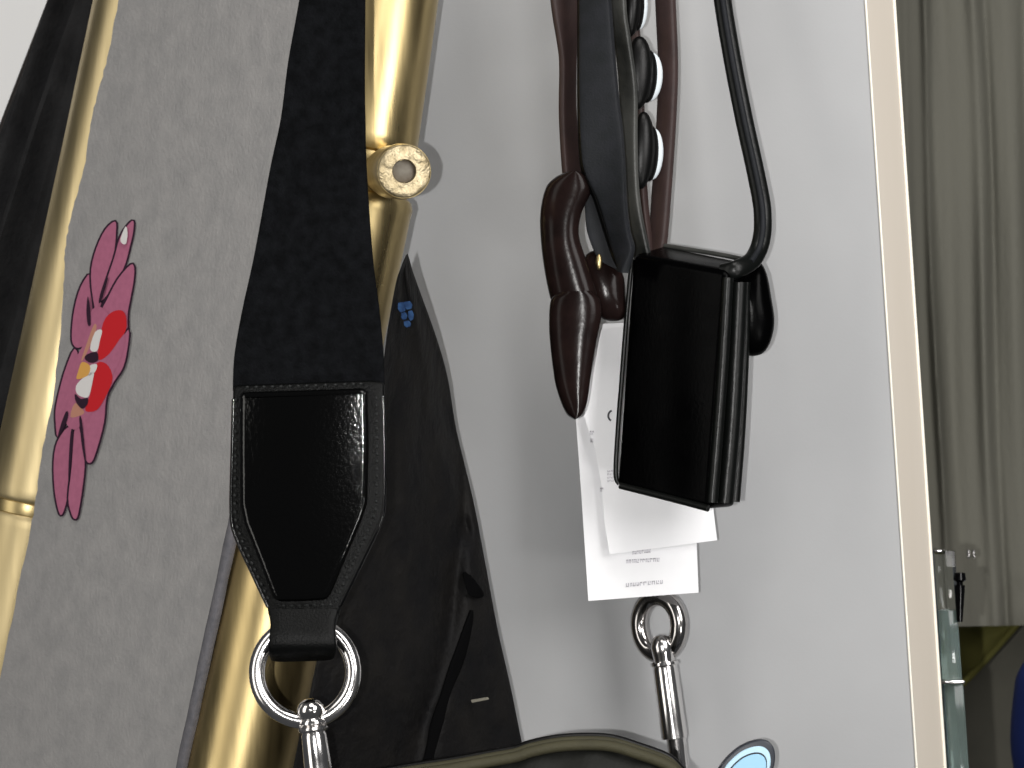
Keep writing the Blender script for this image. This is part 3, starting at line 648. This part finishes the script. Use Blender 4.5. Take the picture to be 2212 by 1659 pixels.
# ------------------------------------------------------------------ second swivel clip on the right
sc2 = thing('swivel_clip', P(1478, 1740, 1.14), 'dark nickel swivel clip with an oval ring under the white price tag', 'clip')
cx, cy, Yc = 1424, 1348, 1.1345
tube('oval_ring', [P(cx + 43 * math.cos(t) + 6 * math.sin(t) * -.3, cy - (66 if math.sin(t) < 0 else 58) * math.sin(t), Yc - .006 * math.cos(t)) for t in (2 * math.pi * k / 64 for k in range(64))], px(19.5, Yc), M['chrome_dark'], sc2, n=20, closed=True)
u_ = S * Yc
s0, s1 = P(1427, 1370, Yc - .004), P(1458, 1600, Yc - .006)
lathe('swivel', s0, s1, [(0, 3 * u_), (3 * u_, 14 * u_), (12 * u_, 22 * u_), (26 * u_, 26 * u_), (40 * u_, 24 * u_), (58 * u_, 22 * u_), (60 * u_, 30 * u_), (66 * u_, 31 * u_), (69 * u_, 26 * u_), (76 * u_, 27 * u_), (224 * u_, 28 * u_), (226 * u_, 20 * u_), (227 * u_, 5 * u_)], M['chrome'], sc2, n=40, angle=30)
lathe('hook_stem', P(1460, 1588, Yc - .004), P(1478, 1760, Yc - .004), [(0, 5 * u_), (.0002, 21 * u_), (60 * u_, 21 * u_), (165 * u_, 20 * u_), (172 * u_, 8 * u_)], M['chrome'], sc2, n=32)

# ------------------------------------------------------------------ bag whose top rises into the frame
bg = thing('handbag', P(1080, 2300, 1.06), 'dark olive handbag whose curved top edge rises at the bottom', 'handbag')
topc = [(640, 1700), (760, 1680), (897, 1657), (977, 1645), (1060, 1630), (1114, 1620), (1147, 1609), (1208, 1597), (1278, 1594), (1326, 1598), (1373, 1612), (1439, 1636), (1467, 1660), (1510, 1710)]
tp = catmull([Vector((x, y, 0)) for x, y in topc], 4)
verts = []; faces = []; n_s = 26
for p in tp:
    for k in range(n_s):
        th = math.pi * k / (n_s - 1)
        # over the top from the front panel to the back panel
        if k < 10: dy, yy_ = -1, (9 - k)
        elif k >= 16: dy, yy_ = 1, (k - 16)
        else: dy, yy_ = None, 0
        if dy is None:
            a = math.pi * (k - 9.5) / 6.0
            Yv = 1.055 - .034 * math.cos(a); up = 9 * math.sin(a); q = P(p.x, p.y - up * .55 + 6, Yv)
        else:
            q = P(p.x + (p.x - 1080) * .02 * yy_, p.y + 8 + 62 * yy_, 1.055 + dy * (.034 + .014 * math.sin(min(1, yy_ / 9) * math.pi) + .001 * math.sin(p.x * .05 + yy_)))
        verts.append(q)
m = len(tp)
for i in range(m - 1):
    for k in range(n_s - 1): faces.append((i * n_s + k, i * n_s + k + 1, (i + 1) * n_s + k + 1, (i + 1) * n_s + k))
    faces.append((i * n_s, (i + 1) * n_s, (i + 2) * n_s - 1, (i + 1) * n_s - 1))
faces.append(tuple(range(n_s))); faces.append(tuple((m - 1) * n_s + k for k in range(n_s)))
mesh_obj('body', verts, faces, M['bag'], bg, angle=60)
tube('olive_piping', [P(p.x, p.y + 15, 1.0180) for p in tp], .0019, M['olive'], bg, n=12, smooth=False)
tube('olive_piping', [P(p.x, p.y + 4, 1.0240) for p in tp], .0013, M['olive'], bg, n=12, smooth=False)
tube('seam_or_groove_shade', [P(p.x, p.y - 3, 1.030) for p in tp], .0014, M['black'], bg, n=10, smooth=False)

# ------------------------------------------------------------------ blue enamel leaf
le = thing('blue_leaf_charm', P(1560, 1720, 1.09), 'pale blue leaf shaped charm with a dark outline at the bottom', 'charm')
out = [(1540, 1690), (1556, 1655), (1575, 1632), (1600, 1612), (1630, 1600), (1655, 1600), (1671, 1614), (1675, 1640), (1668, 1670), (1650, 1705), (1620, 1735), (1580, 1745), (1550, 1730)]
o2 = smooth_outline(out, 4)
slab('dark_outline', o2, 1.092, .004, M['navy'], le, bevel=.0008, seg=2)
cxy = (1612, 1672)
def shrink(k): return [(cxy[0] + (x - cxy[0]) * k, cxy[1] + (y - cxy[1]) * k + 2) for x, y in o2]
slab('light_rim', shrink(.84), 1.0912, .002, M['sky_blue2'], le, bevel=.0003, seg=1)
slab('inner_line', [(x + 1, y + 3) for x, y in shrink(.70)], 1.0906, .002, M['navy'], le, bevel=.0002, seg=1)
slab('blue_fill', [(x + 1.5, y + 4) for x, y in shrink(.665)], 1.0902, .002, M['sky_blue'], le, bevel=.0002, seg=1)

for o in bpy.data.objects:
    if '_o' in o: del o['_o']
